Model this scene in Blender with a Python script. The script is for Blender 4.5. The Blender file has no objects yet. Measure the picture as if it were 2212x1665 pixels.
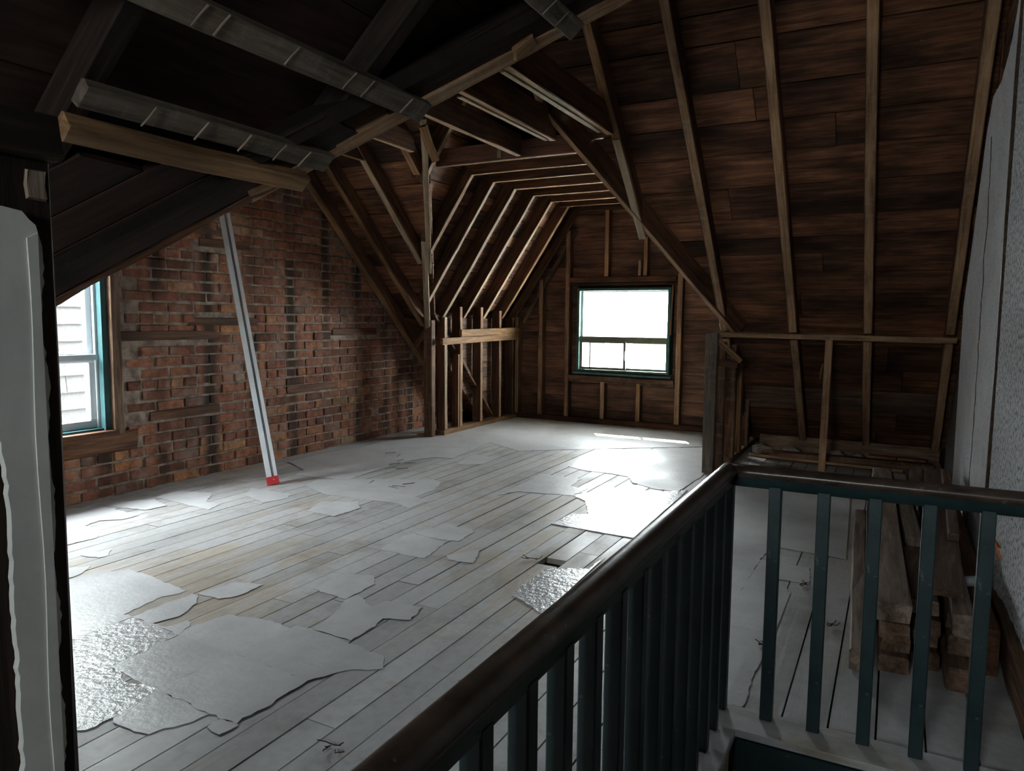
import bpy, bmesh, math, random
from mathutils import Vector, Matrix, noise
random.seed(7)
C = bpy.context.scene.collection
V = Vector
# ------------------------------------------------------------------ camera
cam_d = bpy.data.cameras.new('camera'); cam = bpy.data.objects.new('camera', cam_d); C.objects.link(cam)
r = V((0.88524245, 0.46503842, 0.00922367)); u = V((-0.05120156, 0.07771865, 0.99565969)); w = V((-0.46230316, 0.88187248, -0.09261054))
m = Matrix((r, u, -w)).transposed().to_4x4(); m.translation = V((0, 0, 1.15)); cam.matrix_world = m
cam_d.sensor_width = 36; cam_d.lens = 1577.417 / 2212 * 36; cam_d.clip_start = .02; cam_d.clip_end = 300
bpy.context.scene.camera = cam
# ------------------------------------------------------------------ sky, sun, exposure
sc = bpy.context.scene
sc.view_settings.view_transform = 'Standard'; sc.view_settings.look = 'None'
sc.view_settings.gamma = 1; sc.view_settings.use_curve_mapping = False
sc.view_settings.exposure = 6.0
wd = bpy.data.worlds.new('sky'); sc.world = wd; wd.use_nodes = True
bg = wd.node_tree.nodes['Background']; bg.inputs[0].default_value = (.93, .97, 1, 1); bg.inputs[1].default_value = 1.0
def lamp(name, kind, loc, direction, **k):
    d = bpy.data.lights.new(name, kind); o = bpy.data.objects.new(name, d); C.objects.link(o)
    o.location = loc; o.rotation_euler = V(direction).to_track_quat('-Z', 'Y').to_euler()
    for a, b in k.items(): setattr(d, a, b)
    return d
sun = lamp('sun', 'SUN', (0, 12, 8), (.42, -.72, -.62), energy=2.0, angle=.009, color=(1, .95, .85))
def portal(loc, direction, sx, sy):
    d = lamp('sky_portal', 'AREA', loc, direction, shape='RECTANGLE', size=sx, size_y=sy); d.cycles.is_portal = True
portal((-2.6, 7.66, 1.02), (0, -1, 0), 1.15, 1.0)
portal((-4.66, 2.43, 1.12), (1, 0, 0), .95, 1.45)
portal((-.575, -2.16, 1.6), (0, 1, 0), .8, .65)  # sky portal of the fill window added behind the camera
try:
    sc.cycles.max_bounces = 16; sc.cycles.diffuse_bounces = 10
except Exception: pass

# ------------------------------------------------------------------ materials
def mat(name):
    m = bpy.data.materials.new(name); m.use_nodes = True; nt = m.node_tree
    return m, nt, nt.nodes['Principled BSDF'], lambda t, **k: mk(nt, t, **k)
def mk(nt, t, **k):
    n = nt.nodes.new('ShaderNode' + t)
    for a, b in k.items(): setattr(n, a, b)
    return n
def ramp(nt, fac, stops):
    n = mk(nt, 'ValToRGB'); e = n.color_ramp.elements
    while len(e) < len(stops): e.new(.5)
    for el, (p, c) in zip(e, stops): el.position = p; el.color = (*c, 1) if len(c) == 3 else c
    nt.links.new(fac, n.inputs[0]); return n.outputs[0]
def mth(nt, op, a, b=None, c=None):
    n = mk(nt, 'Math', operation=op)
    for i, x in enumerate((a, b, c)):
        if x is None: continue
        if isinstance(x, (int, float)): n.inputs[i].default_value = x
        else: nt.links.new(x, n.inputs[i])
    return n.outputs[0]
def mixc(nt, f, a, b, mode='MIX'):
    n = mk(nt, 'Mix', data_type='RGBA', blend_type=mode)
    for i, x in ((0, f), (6, a), (7, b)):
        if isinstance(x, (int, float)): n.inputs[i].default_value = x
        elif isinstance(x, tuple): n.inputs[i].default_value = (*x, 1)
        else: nt.links.new(x, n.inputs[i])
    return n.outputs[2]
def nz(nt, vec, scale, detail=4, rough=.6, dist=0):
    n = mk(nt, 'TexNoise'); n.inputs['Scale'].default_value = scale; n.inputs['Detail'].default_value = detail
    n.inputs['Roughness'].default_value = rough; n.inputs['Distortion'].default_value = dist
    nt.links.new(vec, n.inputs['Vector']); return n.outputs['Fac']
def coords(nt, sx=1, sy=1, sz=1, rnd=True):
    tc = mk(nt, 'TexCoord'); oi = mk(nt, 'ObjectInfo'); mp = mk(nt, 'Mapping')
    mp.inputs['Scale'].default_value = (sx, sy, sz)
    nt.links.new(tc.outputs['Object'], mp.inputs['Vector'])
    if rnd:
        cb = mk(nt, 'CombineXYZ')
        nt.links.new(mth(nt, 'MULTIPLY', oi.outputs['Random'], 91.0), cb.inputs[0]); nt.links.new(mth(nt, 'MULTIPLY', oi.outputs['Random'], 37.0), cb.inputs[1])
        nt.links.new(cb.outputs[0], mp.inputs['Location'])
    return mp.outputs[0], oi.outputs['Random']
def bump(nt, bs, h, strength, dist=.01):
    b = mk(nt, 'Bump'); b.inputs['Strength'].default_value = strength; b.inputs['Distance'].default_value = dist
    nt.links.new(h, b.inputs['Height']); nt.links.new(b.outputs[0], bs.inputs['Normal'])
def wood(name, dark, mid, light, stain=.5, rough=.75, lime=0., tone=.35, fleck=0):
    m, nt, bs, _ = mat(name)
    v, rn = coords(nt, 1.2, 16, 16); g = nz(nt, v, 2.2, 6, .7, .6)
    col = ramp(nt, g, [(.32, dark), (.52, mid), (.72, light)])
    v2, _ = coords(nt, 1.0, 2.2, 2.2); s = nz(nt, v2, 1.6, 3, .55)
    sd = ramp(nt, s, [(.35, (1 - stain,) * 3), (.62, (1, 1, 1))])
    col = mixc(nt, 1.0, col, sd, 'MULTIPLY')
    t = mk(nt, 'MapRange'); nt.links.new(rn, t.inputs[0]); t.inputs[3].default_value = 1 - tone; t.inputs[4].default_value = 1 + tone
    col = mixc(nt, 1.0, col, t.outputs[0], 'MULTIPLY')
    v3, _ = coords(nt, 6, 30, 30); k = nz(nt, v3, 3, 3, .7)          # small pits, nail holes and flecks
    col = mixc(nt, ramp(nt, k, [(.66, (0, 0, 0)), (.72, (.8, .8, .8))]), col, dark)
    if fleck:
        v5, _ = coords(nt, 5, 9, 9); fl_ = nz(nt, v5, 1.4, 5, .7)
        col = mixc(nt, ramp(nt, fl_, [(.70, (0, 0, 0)), (.76, (.5, .5, .5))]), col, (.42, .38, .33))
    if lime:                                                         # lime left by the lath and plaster
        v4, _ = coords(nt, 22, 7, 7); l = nz(nt, v4, 1.0, 5, .75)
        col = mixc(nt, ramp(nt, l, [(.52, (0, 0, 0)), (.74, (lime,) * 3)]), col, (.36, .33, .28))
    nt.links.new(col, bs.inputs['Base Color']); bs.inputs['Roughness'].default_value = rough
    bs.inputs['Specular IOR Level'].default_value = .25
    bump(nt, bs, g, .5, .004); return m
M = {}
M['sheath'] = wood('roof_boards', (.050, .021, .011), (.165, .069, .035), (.33, .15, .074), .78, tone=.42, fleck=1)
M['sheath_dk'] = wood('blackish_boards', (.012, .006, .005), (.035, .016, .011), (.06, .030, .020), .6, tone=.4)  # near-black brown tone for the stair dormer boards
M['backing'] = wood('backing', (.008, .005, .004), (.014, .008, .006), (.02, .012, .01), .5)
M['timber'] = wood('rafter_timber', (.11, .055, .025), (.28, .155, .072), (.45, .27, .135), .5, tone=.2)
M['timber_dk'] = wood('dark_timber', (.048, .021, .011), (.135, .060, .030), (.23, .112, .056), .5, tone=.25)
M['timber_lime'] = wood('limed_timber', (.17, .12, .075), (.38, .28, .18), (.52, .42, .30), .3, lime=.6, tone=.12)
M['timber_grey'] = wood('grey_timber', (.05, .036, .026), (.135, .105, .08), (.21, .17, .135), .35, lime=.25, tone=.1)
M['timber_face'] = wood('pale_timber_face', (.16, .085, .045), (.37, .215, .115), (.54, .36, .21), .4, lime=.35, tone=.15)
M['timber_red'] = wood('red_brown_timber', (.09, .04, .025), (.21, .10, .065), (.30, .16, .11), .3, tone=.1)
M['timber_blackish'] = wood('blackish_timber', (.009, .005, .004), (.028, .015, .010), (.07, .038, .022), .75, tone=.3)  # very dark brown tone for dormer rafters, post core and header
M['stud'] = wood('stud_timber', (.05, .024, .013), (.155, .08, .042), (.28, .17, .10), .55, lime=.3, tone=.25)
M['wallboard'] = wood('gable_boards', (.09, .043, .025), (.21, .105, .060), (.33, .18, .105), .7, tone=.3)
M['lumber'] = wood('old_lumber', (.10, .065, .045), (.25, .185, .14), (.40, .32, .26), .35, tone=.25)
M['lumber_br'] = wood('brown_lumber', (.07, .035, .022), (.19, .115, .075), (.33, .22, .155), .4, tone=.3)

def painted_floor(name, paint, bare_amt, rough, worn=True):
    m, nt, bs, _ = mat(name)
    v, rn = coords(nt, 1.0, 22, 22); g = nz(nt, v, 2.4, 6, .72, .4)
    v2, _ = coords(nt, .9, 3.0, 3.0); s = nz(nt, v2, 1.8, 5, .65)
    v3, _ = coords(nt, 9, 9, 9); k = nz(nt, v3, 3.0, 4, .6)
    geo = mk(nt, 'NewGeometry'); big = nz(nt, geo.outputs['Position'], .9, 3, .5)
    wear = mth(nt, 'ADD', mth(nt, 'MULTIPLY', g, .55), mth(nt, 'ADD', mth(nt, 'MULTIPLY', s, .5), mth(nt, 'MULTIPLY', big, .75)))
    bare = ramp(nt, g, [(.3, (.17, .135, .095)), (.5, (.40, .335, .245)), (.7, (.54, .46, .35))])
    col = ramp(nt, k, [(.3, tuple(c * .86 for c in paint)), (.6, paint)])
    col = mixc(nt, ramp(nt, wear, [(.93 - bare_amt, (0, 0, 0)), (1.10 - bare_amt, (.75, .75, .75))]), col, bare)
    dirt = nz(nt, geo.outputs['Position'], 2.3, 6, .72)
    col = mixc(nt, ramp(nt, dirt, [(.50, (0, 0, 0)), (.68, (.6, .6, .6))]), col, (.20, .18, .155))
    gr = ramp(nt, g, [(.24, (.45, .43, .41)), (.36, (1, 1, 1))]); col = mixc(nt, .8, col, gr, 'MULTIPLY')
    t = mk(nt, 'MapRange'); nt.links.new(rn, t.inputs[0]); t.inputs[3].default_value = .86; t.inputs[4].default_value = 1.08
    col = mixc(nt, 1.0, col, t.outputs[0], 'MULTIPLY')
    nt.links.new(col, bs.inputs['Base Color'])
    nt.links.new(ramp(nt, s, [(.3, (rough * .8,) * 3), (.7, (min(1, rough * 1.4),) * 3)]), bs.inputs['Roughness'])
    bs.inputs['Specular IOR Level'].default_value = .3
    bump(nt, bs, g, .5, .003); return m
M['floor'] = painted_floor('worn_grey_floor_paint', (.51, .515, .525), .0, .45)
def sheet(name, paint, rough, crinkle):
    m, nt, bs, _ = mat(name)
    geo = mk(nt, 'NewGeometry'); P = geo.outputs['Position']
    a = nz(nt, P, 5, 6, .65); b = nz(nt, P, 38, 4, .6); c = nz(nt, P, 1.1, 2, .5)
    col = ramp(nt, a, [(.3, tuple(x * .80 for x in paint)), (.62, paint)])
    sc_ = nz(nt, P, 90, 2, .5)
    col = mixc(nt, ramp(nt, sc_, [(.72, (0, 0, 0)), (.76, (.35, .35, .35))]), col, (.25, .24, .23))
    oi = mk(nt, 'ObjectInfo'); t = mk(nt, 'MapRange'); nt.links.new(oi.outputs['Random'], t.inputs[0]); t.inputs[3].default_value = .93; t.inputs[4].default_value = 1.05
    col = mixc(nt, 1.0, col, t.outputs[0], 'MULTIPLY')
    nt.links.new(col, bs.inputs['Base Color'])
    nt.links.new(ramp(nt, c, [(.40, (rough,) * 3), (.60, (rough * .62,) * 3)]), bs.inputs['Roughness'])
    bs.inputs['Specular IOR Level'].default_value = .32
    bump(nt, bs, mth(nt, 'ADD', b, a), crinkle, .004); return m
M['sheet_gloss'] = sheet('silvery_floor_sheet', (.56, .575, .60), .30, 1.3)
M['sheet'] = sheet('grey_floor_sheet', (.60, .61, .63), .55, .45)

def brick_mat():
    m, nt, bs, _ = mat('old_brick'); v, rn = coords(nt, 12, 12, 12)
    col = ramp(nt, rn, [(0, (.13, .062, .045)), (.25, (.27, .115, .078)), (.5, (.34, .155, .10)), (.75, (.25, .12, .09)), (.93, (.42, .20, .10)), (1, (.38, .27, .19))])
    n1 = nz(nt, v, 1.5, 5, .65); col = mixc(nt, 1.0, col, ramp(nt, n1, [(.3, (.45, .40, .36)), (.65, (1.25, 1.12, 1.0))]), 'MULTIPLY')
    geo = mk(nt, 'NewGeometry'); P = geo.outputs['Position']
    n2 = nz(nt, P, 4.5, 6, .7)
    col = mixc(nt, ramp(nt, n2, [(.50, (0, 0, 0)), (.68, (.6, .6, .6))]), col, (.30, .25, .21))     # mortar smear
    n3 = nz(nt, P, 9, 4, .6); col = mixc(nt, ramp(nt, n3, [(.68, (0, 0, 0)), (.73, (.7, .7, .7))]), col, (.42, .17, .055))   # orange spalls
    # sooty ghosts of the vanished furring strips, one every 0.405 m
    sx = mk(nt, 'SeparateXYZ'); nt.links.new(P, sx.inputs[0])
    wob = mth(nt, 'MULTIPLY', mth(nt, 'SUBTRACT', n2, .5), .10)
    ph = mth(nt, 'FRACT', mth(nt, 'DIVIDE', mth(nt, 'ADD', mth(nt, 'ADD', sx.outputs[1], wob), .405 * .5 - 3.2 + 4.05), .405))
    d = mth(nt, 'ABSOLUTE', mth(nt, 'SUBTRACT', ph, .5))
    stripe = ramp(nt, d, [(.06, (1, 1, 1)), (.19, (0, 0, 0))])
    col = mixc(nt, mth(nt, 'MULTIPLY', stripe, ramp(nt, nz(nt, P, 1.7, 3, .5), [(.38, (.35,) * 3), (.52, (1,) * 3)])), col, (.045, .028, .02))
    n5 = nz(nt, P, 1.3, 4, .6); col = mixc(nt, ramp(nt, n5, [(.5, (0, 0, 0)), (.68, (.6, .6, .6))]), col, (.075, .035, .022))
    nt.links.new(col, bs.inputs['Base Color']); bs.inputs['Roughness'].default_value = .9; bs.inputs['Specular IOR Level'].default_value = .2
    bump(nt, bs, n1, .8, .01); return m
M['brick'] = brick_mat()
def plain(name, c1, c2, scale=6, rough=.8, b=.3, spots=None, spec=.4, rnd=False, metal=0, lo=.35, hi=.65):
    m, nt, bs, _ = mat(name)
    v, rn = coords(nt, 1, 1, 1, rnd)
    a = nz(nt, v, scale, 6, .65); col = ramp(nt, a, [(lo, c1), (hi, c2)])
    if spots:
        k = nz(nt, v, spots[0], 3, .55); col = mixc(nt, ramp(nt, k, [(spots[1], (0, 0, 0)), (spots[1] + .05, (.8,) * 3)]), col, spots[2])
    nt.links.new(col, bs.inputs['Base Color']); bs.inputs['Roughness'].default_value = rough
    bs.inputs['Specular IOR Level'].default_value = spec; bs.inputs['Metallic'].default_value = metal
    if b: bump(nt, bs, a, b, .006)
    return m
M['mortar'] = plain('mortar', (.12, .08, .06), (.34, .27, .215), 14, .95, .8)
M['plaster'] = plain('white_plaster', (.72, .74, .78), (.84, .86, .90), 7, .85, .25, (60, .60, (.25, .25, .27)))
M['plaster_rough'] = plain('stippled_plaster', (.64, .66, .70), (.86, .88, .92), 60, .9, 1.0, (55, .52, (.20, .20, .21)))
M['plaster_post'] = plain('grey_green_plaster', (.47, .475, .45), (.58, .585, .56), 5, .75, .3)
M['lath_edge'] = plain('broken_plaster_edge', (.03, .02, .014), (.11, .07, .045), 30, .95, .8)
M['green'] = plain('dark_green_paint', (.010, .024, .026), (.020, .042, .045), 9, .42, .15, (40, .68, (.10, .11, .10)), .5)
M['green_edge'] = plain('green_frame_paint', (.03, .085, .07), (.06, .15, .125), 9, .5, .15)
M['teal'] = plain('teal_jamb_paint', (.03, .095, .105), (.045, .13, .145), 8, .5, .15)
M['rail'] = plain('worn_varnished_rail', (.020, .014, .010), (.075, .050, .036), 14, .32, .2, (50, .66, (.12, .10, .08)), .5)
M['vinyl'] = plain('white_window_vinyl', (.62, .66, .70), (.70, .74, .78), 5, .4, 0)
M['olive'] = plain('olive_aluminium', (.12, .125, .085), (.18, .18, .13), 8, .5, 0)
M['alu'] = plain('aluminium', (.72, .77, .83), (.80, .85, .90), 5, .4, .03)
M['alu_dk'] = plain('aluminium_groove', (.28, .29, .31), (.36, .37, .39), 12, .6, .2, metal=.2)
M['red'] = plain('red_plastic', (.55, .03, .03), (.68, .05, .05), 12, .45, .1)
M['nail'] = plain('rusty_iron', (.03, .018, .012), (.09, .05, .03), 30, .8, .4)
M['rubble'] = plain('lime_rubble', (.20, .15, .11), (.42, .36, .30), 16, .95, 1)
M['paper'] = plain('torn_yellow_paper', (.50, .36, .16), (.72, .60, .36), 14, .9, .5)
M['orange'] = plain('orange_cable', (.65, .17, .05), (.75, .25, .08), 9, .5, 0)
M['siding'] = plain('grey_shingle', (.038, .040, .044), (.055, .058, .062), 30, .95, .6, rnd=True)
M['grass'] = plain('grass', (.05, .11, .025), (.12, .20, .05), 8, .95, 1)
M['white_paint'] = plain('pale_concrete', (.55, .55, .53), (.65, .65, .63), 5, .8, 0)
M['roofing'] = plain('roof_shingle', (.05, .05, .055), (.09, .09, .095), 8, .9, .5)
M['leaf'] = plain('leaves', (.03, .08, .02), (.08, .17, .04), 12, .8, .6)
def glass_mat():
    m = bpy.data.materials.new('window_glass'); m.use_nodes = True; nt = m.node_tree; nt.nodes.clear()
    o = mk(nt, 'OutputMaterial'); mx = mk(nt, 'MixShader'); t = mk(nt, 'BsdfTransparent'); g = mk(nt, 'BsdfGlossy')
    g.inputs['Roughness'].default_value = .03; t.inputs[0].default_value = (.94, .96, .95, 1); mx.inputs[0].default_value = .06
    nt.links.new(t.outputs[0], mx.inputs[1]); nt.links.new(g.outputs[0], mx.inputs[2]); nt.links.new(mx.outputs[0], o.inputs[0]); return m
M['glass'] = glass_mat()

# ------------------------------------------------------------------ building helpers
WM = {}
def world(o): return WM.get(o.name) or Matrix.Translation(o.location)
def link(o, parent=None):
    C.objects.link(o)
    W = o.matrix_basis.copy(); WM[o.name] = W
    if parent is not None:
        o.parent = parent; o.matrix_basis = world(parent).inverted() @ W
    return o
def mesh_obj(name, verts, faces, material, parent=None, Mx=None, smooth=False):
    """verts in world space; Mx = frame of the object (local x along the grain)"""
    if Mx is None:
        c = sum((V(v) for v in verts), V()) / len(verts); Mx = Matrix.Translation(c)
    inv = Mx.inverted()
    me = bpy.data.meshes.new(name); me.from_pydata([inv @ V(v) for v in verts], [], faces); me.materials.append(M[material])
    if smooth:
        for p in me.polygons: p.use_smooth = True
    o = bpy.data.objects.new(name, me); o.location = Mx.translation; o.rotation_euler = Mx.to_euler()
    return link(o, parent)
def frame(o, x, z):
    x = V(x).normalized(); y = V(z).cross(x).normalized(); z = x.cross(y)
    m = Matrix((x, y, z)).transposed().to_4x4(); m.translation = V(o); return m
FACE = {'timber_dk': 'timber', 'stud': 'timber_face'}
def timber(name, p0, p1, wd_, h, up=(0, 0, 1), material='timber', parent=None, jit=.0015, taper=0, seg=None, face=None):
    # face = material of the room-side (lower) face, paler where lath and plaster once covered it
    p0, p1 = V(p0), V(p1); L = (p1 - p0).length; Mx = frame((p0 + p1) / 2, p1 - p0, up)
    n = seg or max(2, min(9, int(L / .28))); vs = []; fs = []
    bow = random.uniform(-1, 1) * jit * 2.0
    for i in range(n + 1):
        t = i / n; x = (t - .5) * L; b = bow * math.sin(t * math.pi)
        c = min(wd_, h) * .09
        ring = [(-wd_/2 + c, -h/2), (wd_/2 - c, -h/2), (wd_/2, -h/2 + c), (wd_/2, h/2 - c), (wd_/2 - c, h/2), (-wd_/2 + c, h/2), (-wd_/2, h/2 - c), (-wd_/2, -h/2 + c)]
        k = 1 - taper * t
        for (a, d) in ring:
            vs.append(Mx @ V((x + (random.uniform(-1, 1) * jit * 1.5 if i in (0, n) else 0), a * k + b + random.uniform(-jit, jit), d * k + random.uniform(-jit, jit))))
    for i in range(n):
        for j in range(8):
            a = i*8 + j; b_ = i*8 + (j+1) % 8; fs.append((a, b_, b_ + 8, a + 8))
    fs.append(tuple(range(7, -1, -1))); fs.append(tuple(n*8 + j for j in range(8)))
    o = mesh_obj(name, vs, fs, material, parent, Mx)
    if face:
        o.data.materials.append(M[face])
        for i in range(n): o.data.polygons[i*8].material_index = 1
    return o
def slab(name, poly, nrm, t, material, parent=None, long=(1, 0, 0), origin=None):
    """polygon extruded by t along nrm"""
    poly = [V(p) for p in poly]; nrm = V(nrm).normalized(); n = len(poly)
    c = origin and V(origin) or sum(poly, V()) / n
    lg = V(long) - nrm * V(long).dot(nrm)
    if lg.length < .01: lg = V((0, .9, .4)) - nrm * V((0, .9, .4)).dot(nrm)
    Mx = frame(c, lg, nrm)
    vs = poly + [p + nrm * t for p in poly]
    fs = [tuple(range(n)), tuple(range(2*n - 1, n - 1, -1))] + [(i, i + n, (i+1) % n + n, (i+1) % n) for i in range(n)]
    o = mesh_obj(name, vs, fs, material, parent, Mx)
    bm = bmesh.new(); bm.from_mesh(o.data); bmesh.ops.recalc_face_normals(bm, faces=bm.faces); bm.to_mesh(o.data); bm.free()
    return o
def boxes(name, bl, material, parent=None, Mx=None):
    vs, fs = [], []
    for (x0, y0, z0, x1, y1, z1) in bl:
        k = len(vs)
        vs += [(x0,y0,z0),(x1,y0,z0),(x1,y1,z0),(x0,y1,z0),(x0,y0,z1),(x1,y0,z1),(x1,y1,z1),(x0,y1,z1)]
        fs += [tuple(k + i for i in f) for f in ((0,3,2,1),(4,5,6,7),(0,1,5,4),(1,2,6,5),(2,3,7,6),(3,0,4,7))]
    return mesh_obj(name, vs, fs, material, parent, Mx)
def struct(o): o['kind'] = 'structure'; return o
def tag(o, label, cat, group=None):
    o['label'] = label; o['category'] = cat
    if group: o['group'] = group
    return o
def thing(name, loc, label, cat, group=None):
    o = bpy.data.objects.new(name, None); o.location = loc; o.empty_display_size = .05; C.objects.link(o); return tag(o, label, cat, group)
def tube(name, pts, rad, material, parent=None, n=8):
    pts = [V(p) for p in pts]; vs, fs = [], []
    for i, p in enumerate(pts):
        d = (pts[min(i+1, len(pts)-1)] - pts[max(i-1, 0)]).normalized(); a = d.cross(V((.3, .2, .93))).normalized(); b = d.cross(a)
        rr = rad[i] if isinstance(rad, (list, tuple)) else rad
        for j in range(n):
            t = 2*math.pi*j/n; vs.append(p + a*math.cos(t)*rr + b*math.sin(t)*rr)
    for i in range(len(pts)-1):
        for j in range(n): fs.append((i*n+j, i*n+(j+1) % n, (i+1)*n+(j+1) % n, (i+1)*n+j))
    fs += [tuple(range(n-1, -1, -1)), tuple((len(pts)-1)*n+j for j in range(n))]
    return mesh_obj(name, vs, fs, material, parent, smooth=True)
def lump(name, c, r_, material, parent=None, sub=2, amp=.35):
    bm = bmesh.new(); bmesh.ops.create_icosphere(bm, subdivisions=sub, radius=1)
    sd = random.uniform(0, 90)
    for v in bm.verts:
        k = 1 + amp * noise.noise(v.co * 1.9 + V((sd, 0, 0))); v.co = V((v.co.x*r_[0]*k, v.co.y*r_[1]*k, v.co.z*r_[2]*k))
        if v.co.z < -r_[2]*.5: v.co.z = -r_[2]*.5
    me = bpy.data.meshes.new(name); bm.to_mesh(me); bm.free(); me.materials.append(M[material])
    o = bpy.data.objects.new(name, me); o.location = V(c) + V((0, 0, r_[2]*.5)); return link(o, parent)

# ------------------------------------------------------------------ roof geometry
SF = .95; YB = 6.9                       # far main slope: z = SF (YB - y), the plane of the rafters' lower faces
nF = V((0, SF, 1)).normalized()
yF = lambda z: YB - z / SF
XW = -4.33                               # brick gable wall
DX0, DX1, DS, DZ = -3.9, -1.16, 1.5, 1.12   # far dormer: knee walls, pitch, eaves height
xl = lambda z: DX0 + (z - DZ) / DS       # left valley / dormer left slope
xr = lambda z: DX1 - (z - DZ) / DS
ZR = 3.125; YR = YB - ZR / SF            # ridge
nL = V((-DS, 0, 1)).normalized(); nR = V((DS, 0, 1)).normalized()
PC, PS = 3.12, .9                        # stair dormer slope: z = PC + PS x
nP = V((-PS, 0, 1)).normalized()
xP = lambda z: (z - PC) / PS
vY = lambda z: 1.26 + (z - 1.19) * 1.31 / 1.08   # valley against the near main slope
nN = V((0, -.824, 1)).normalized()
D = .115                                 # rafter depth

# ------------------------------------------------------------------ floor
OX, OY = -.36, 2.02                      # stair opening: x > OX, y < OY
fl = struct(boxes('floor', [(XW - .05, -2, -.12, OX - .01, 7.6, -.028), (OX - .01, OY + .01, -.12, .40, 7.6, -.028)], 'backing'))
holes = [(-1.42, 3.02, .10), (-1.10, 1.93, .06), (-.36, 3.28, .07)]
x = OX; rows = []
while x > XW: rows.append((x - .108, x)); x -= .108
x = OX
while x < .37: rows.append((x, min(.375, x + .122))); x += .122
for (a, b) in rows:
    y0 = OY if b > OX + .01 else -2.0; y1 = 7.5
    cuts = [y0]; t = y0 + random.uniform(1.2, 3.6)
    while t < y1 - .8: cuts.append(t); t += random.uniform(2.0, 3.8)
    cuts.append(y1); segs = list(zip(cuts[:-1], cuts[1:]))
    for hx, hy, hl in holes:
        if a < hx < b:
            segs = [s2 for s in segs for s2 in ([(s[0], hy), (hy + hl, s[1])] if s[0] < hy < s[1] - hl else [s])]
    for (s0, s1) in segs:
        dz = random.uniform(-.0012, .0012); g = .0028
        slab('plank', [(a + g, s0 + .0015, dz), (b - g, s0 + .0015, dz), (b - g, s1 - .0015, dz + random.uniform(-.001, .001)), (a + g, s1 - .0015, dz)], (0, 0, -1), .026, 'floor', fl, (0, 1, 0))
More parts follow.
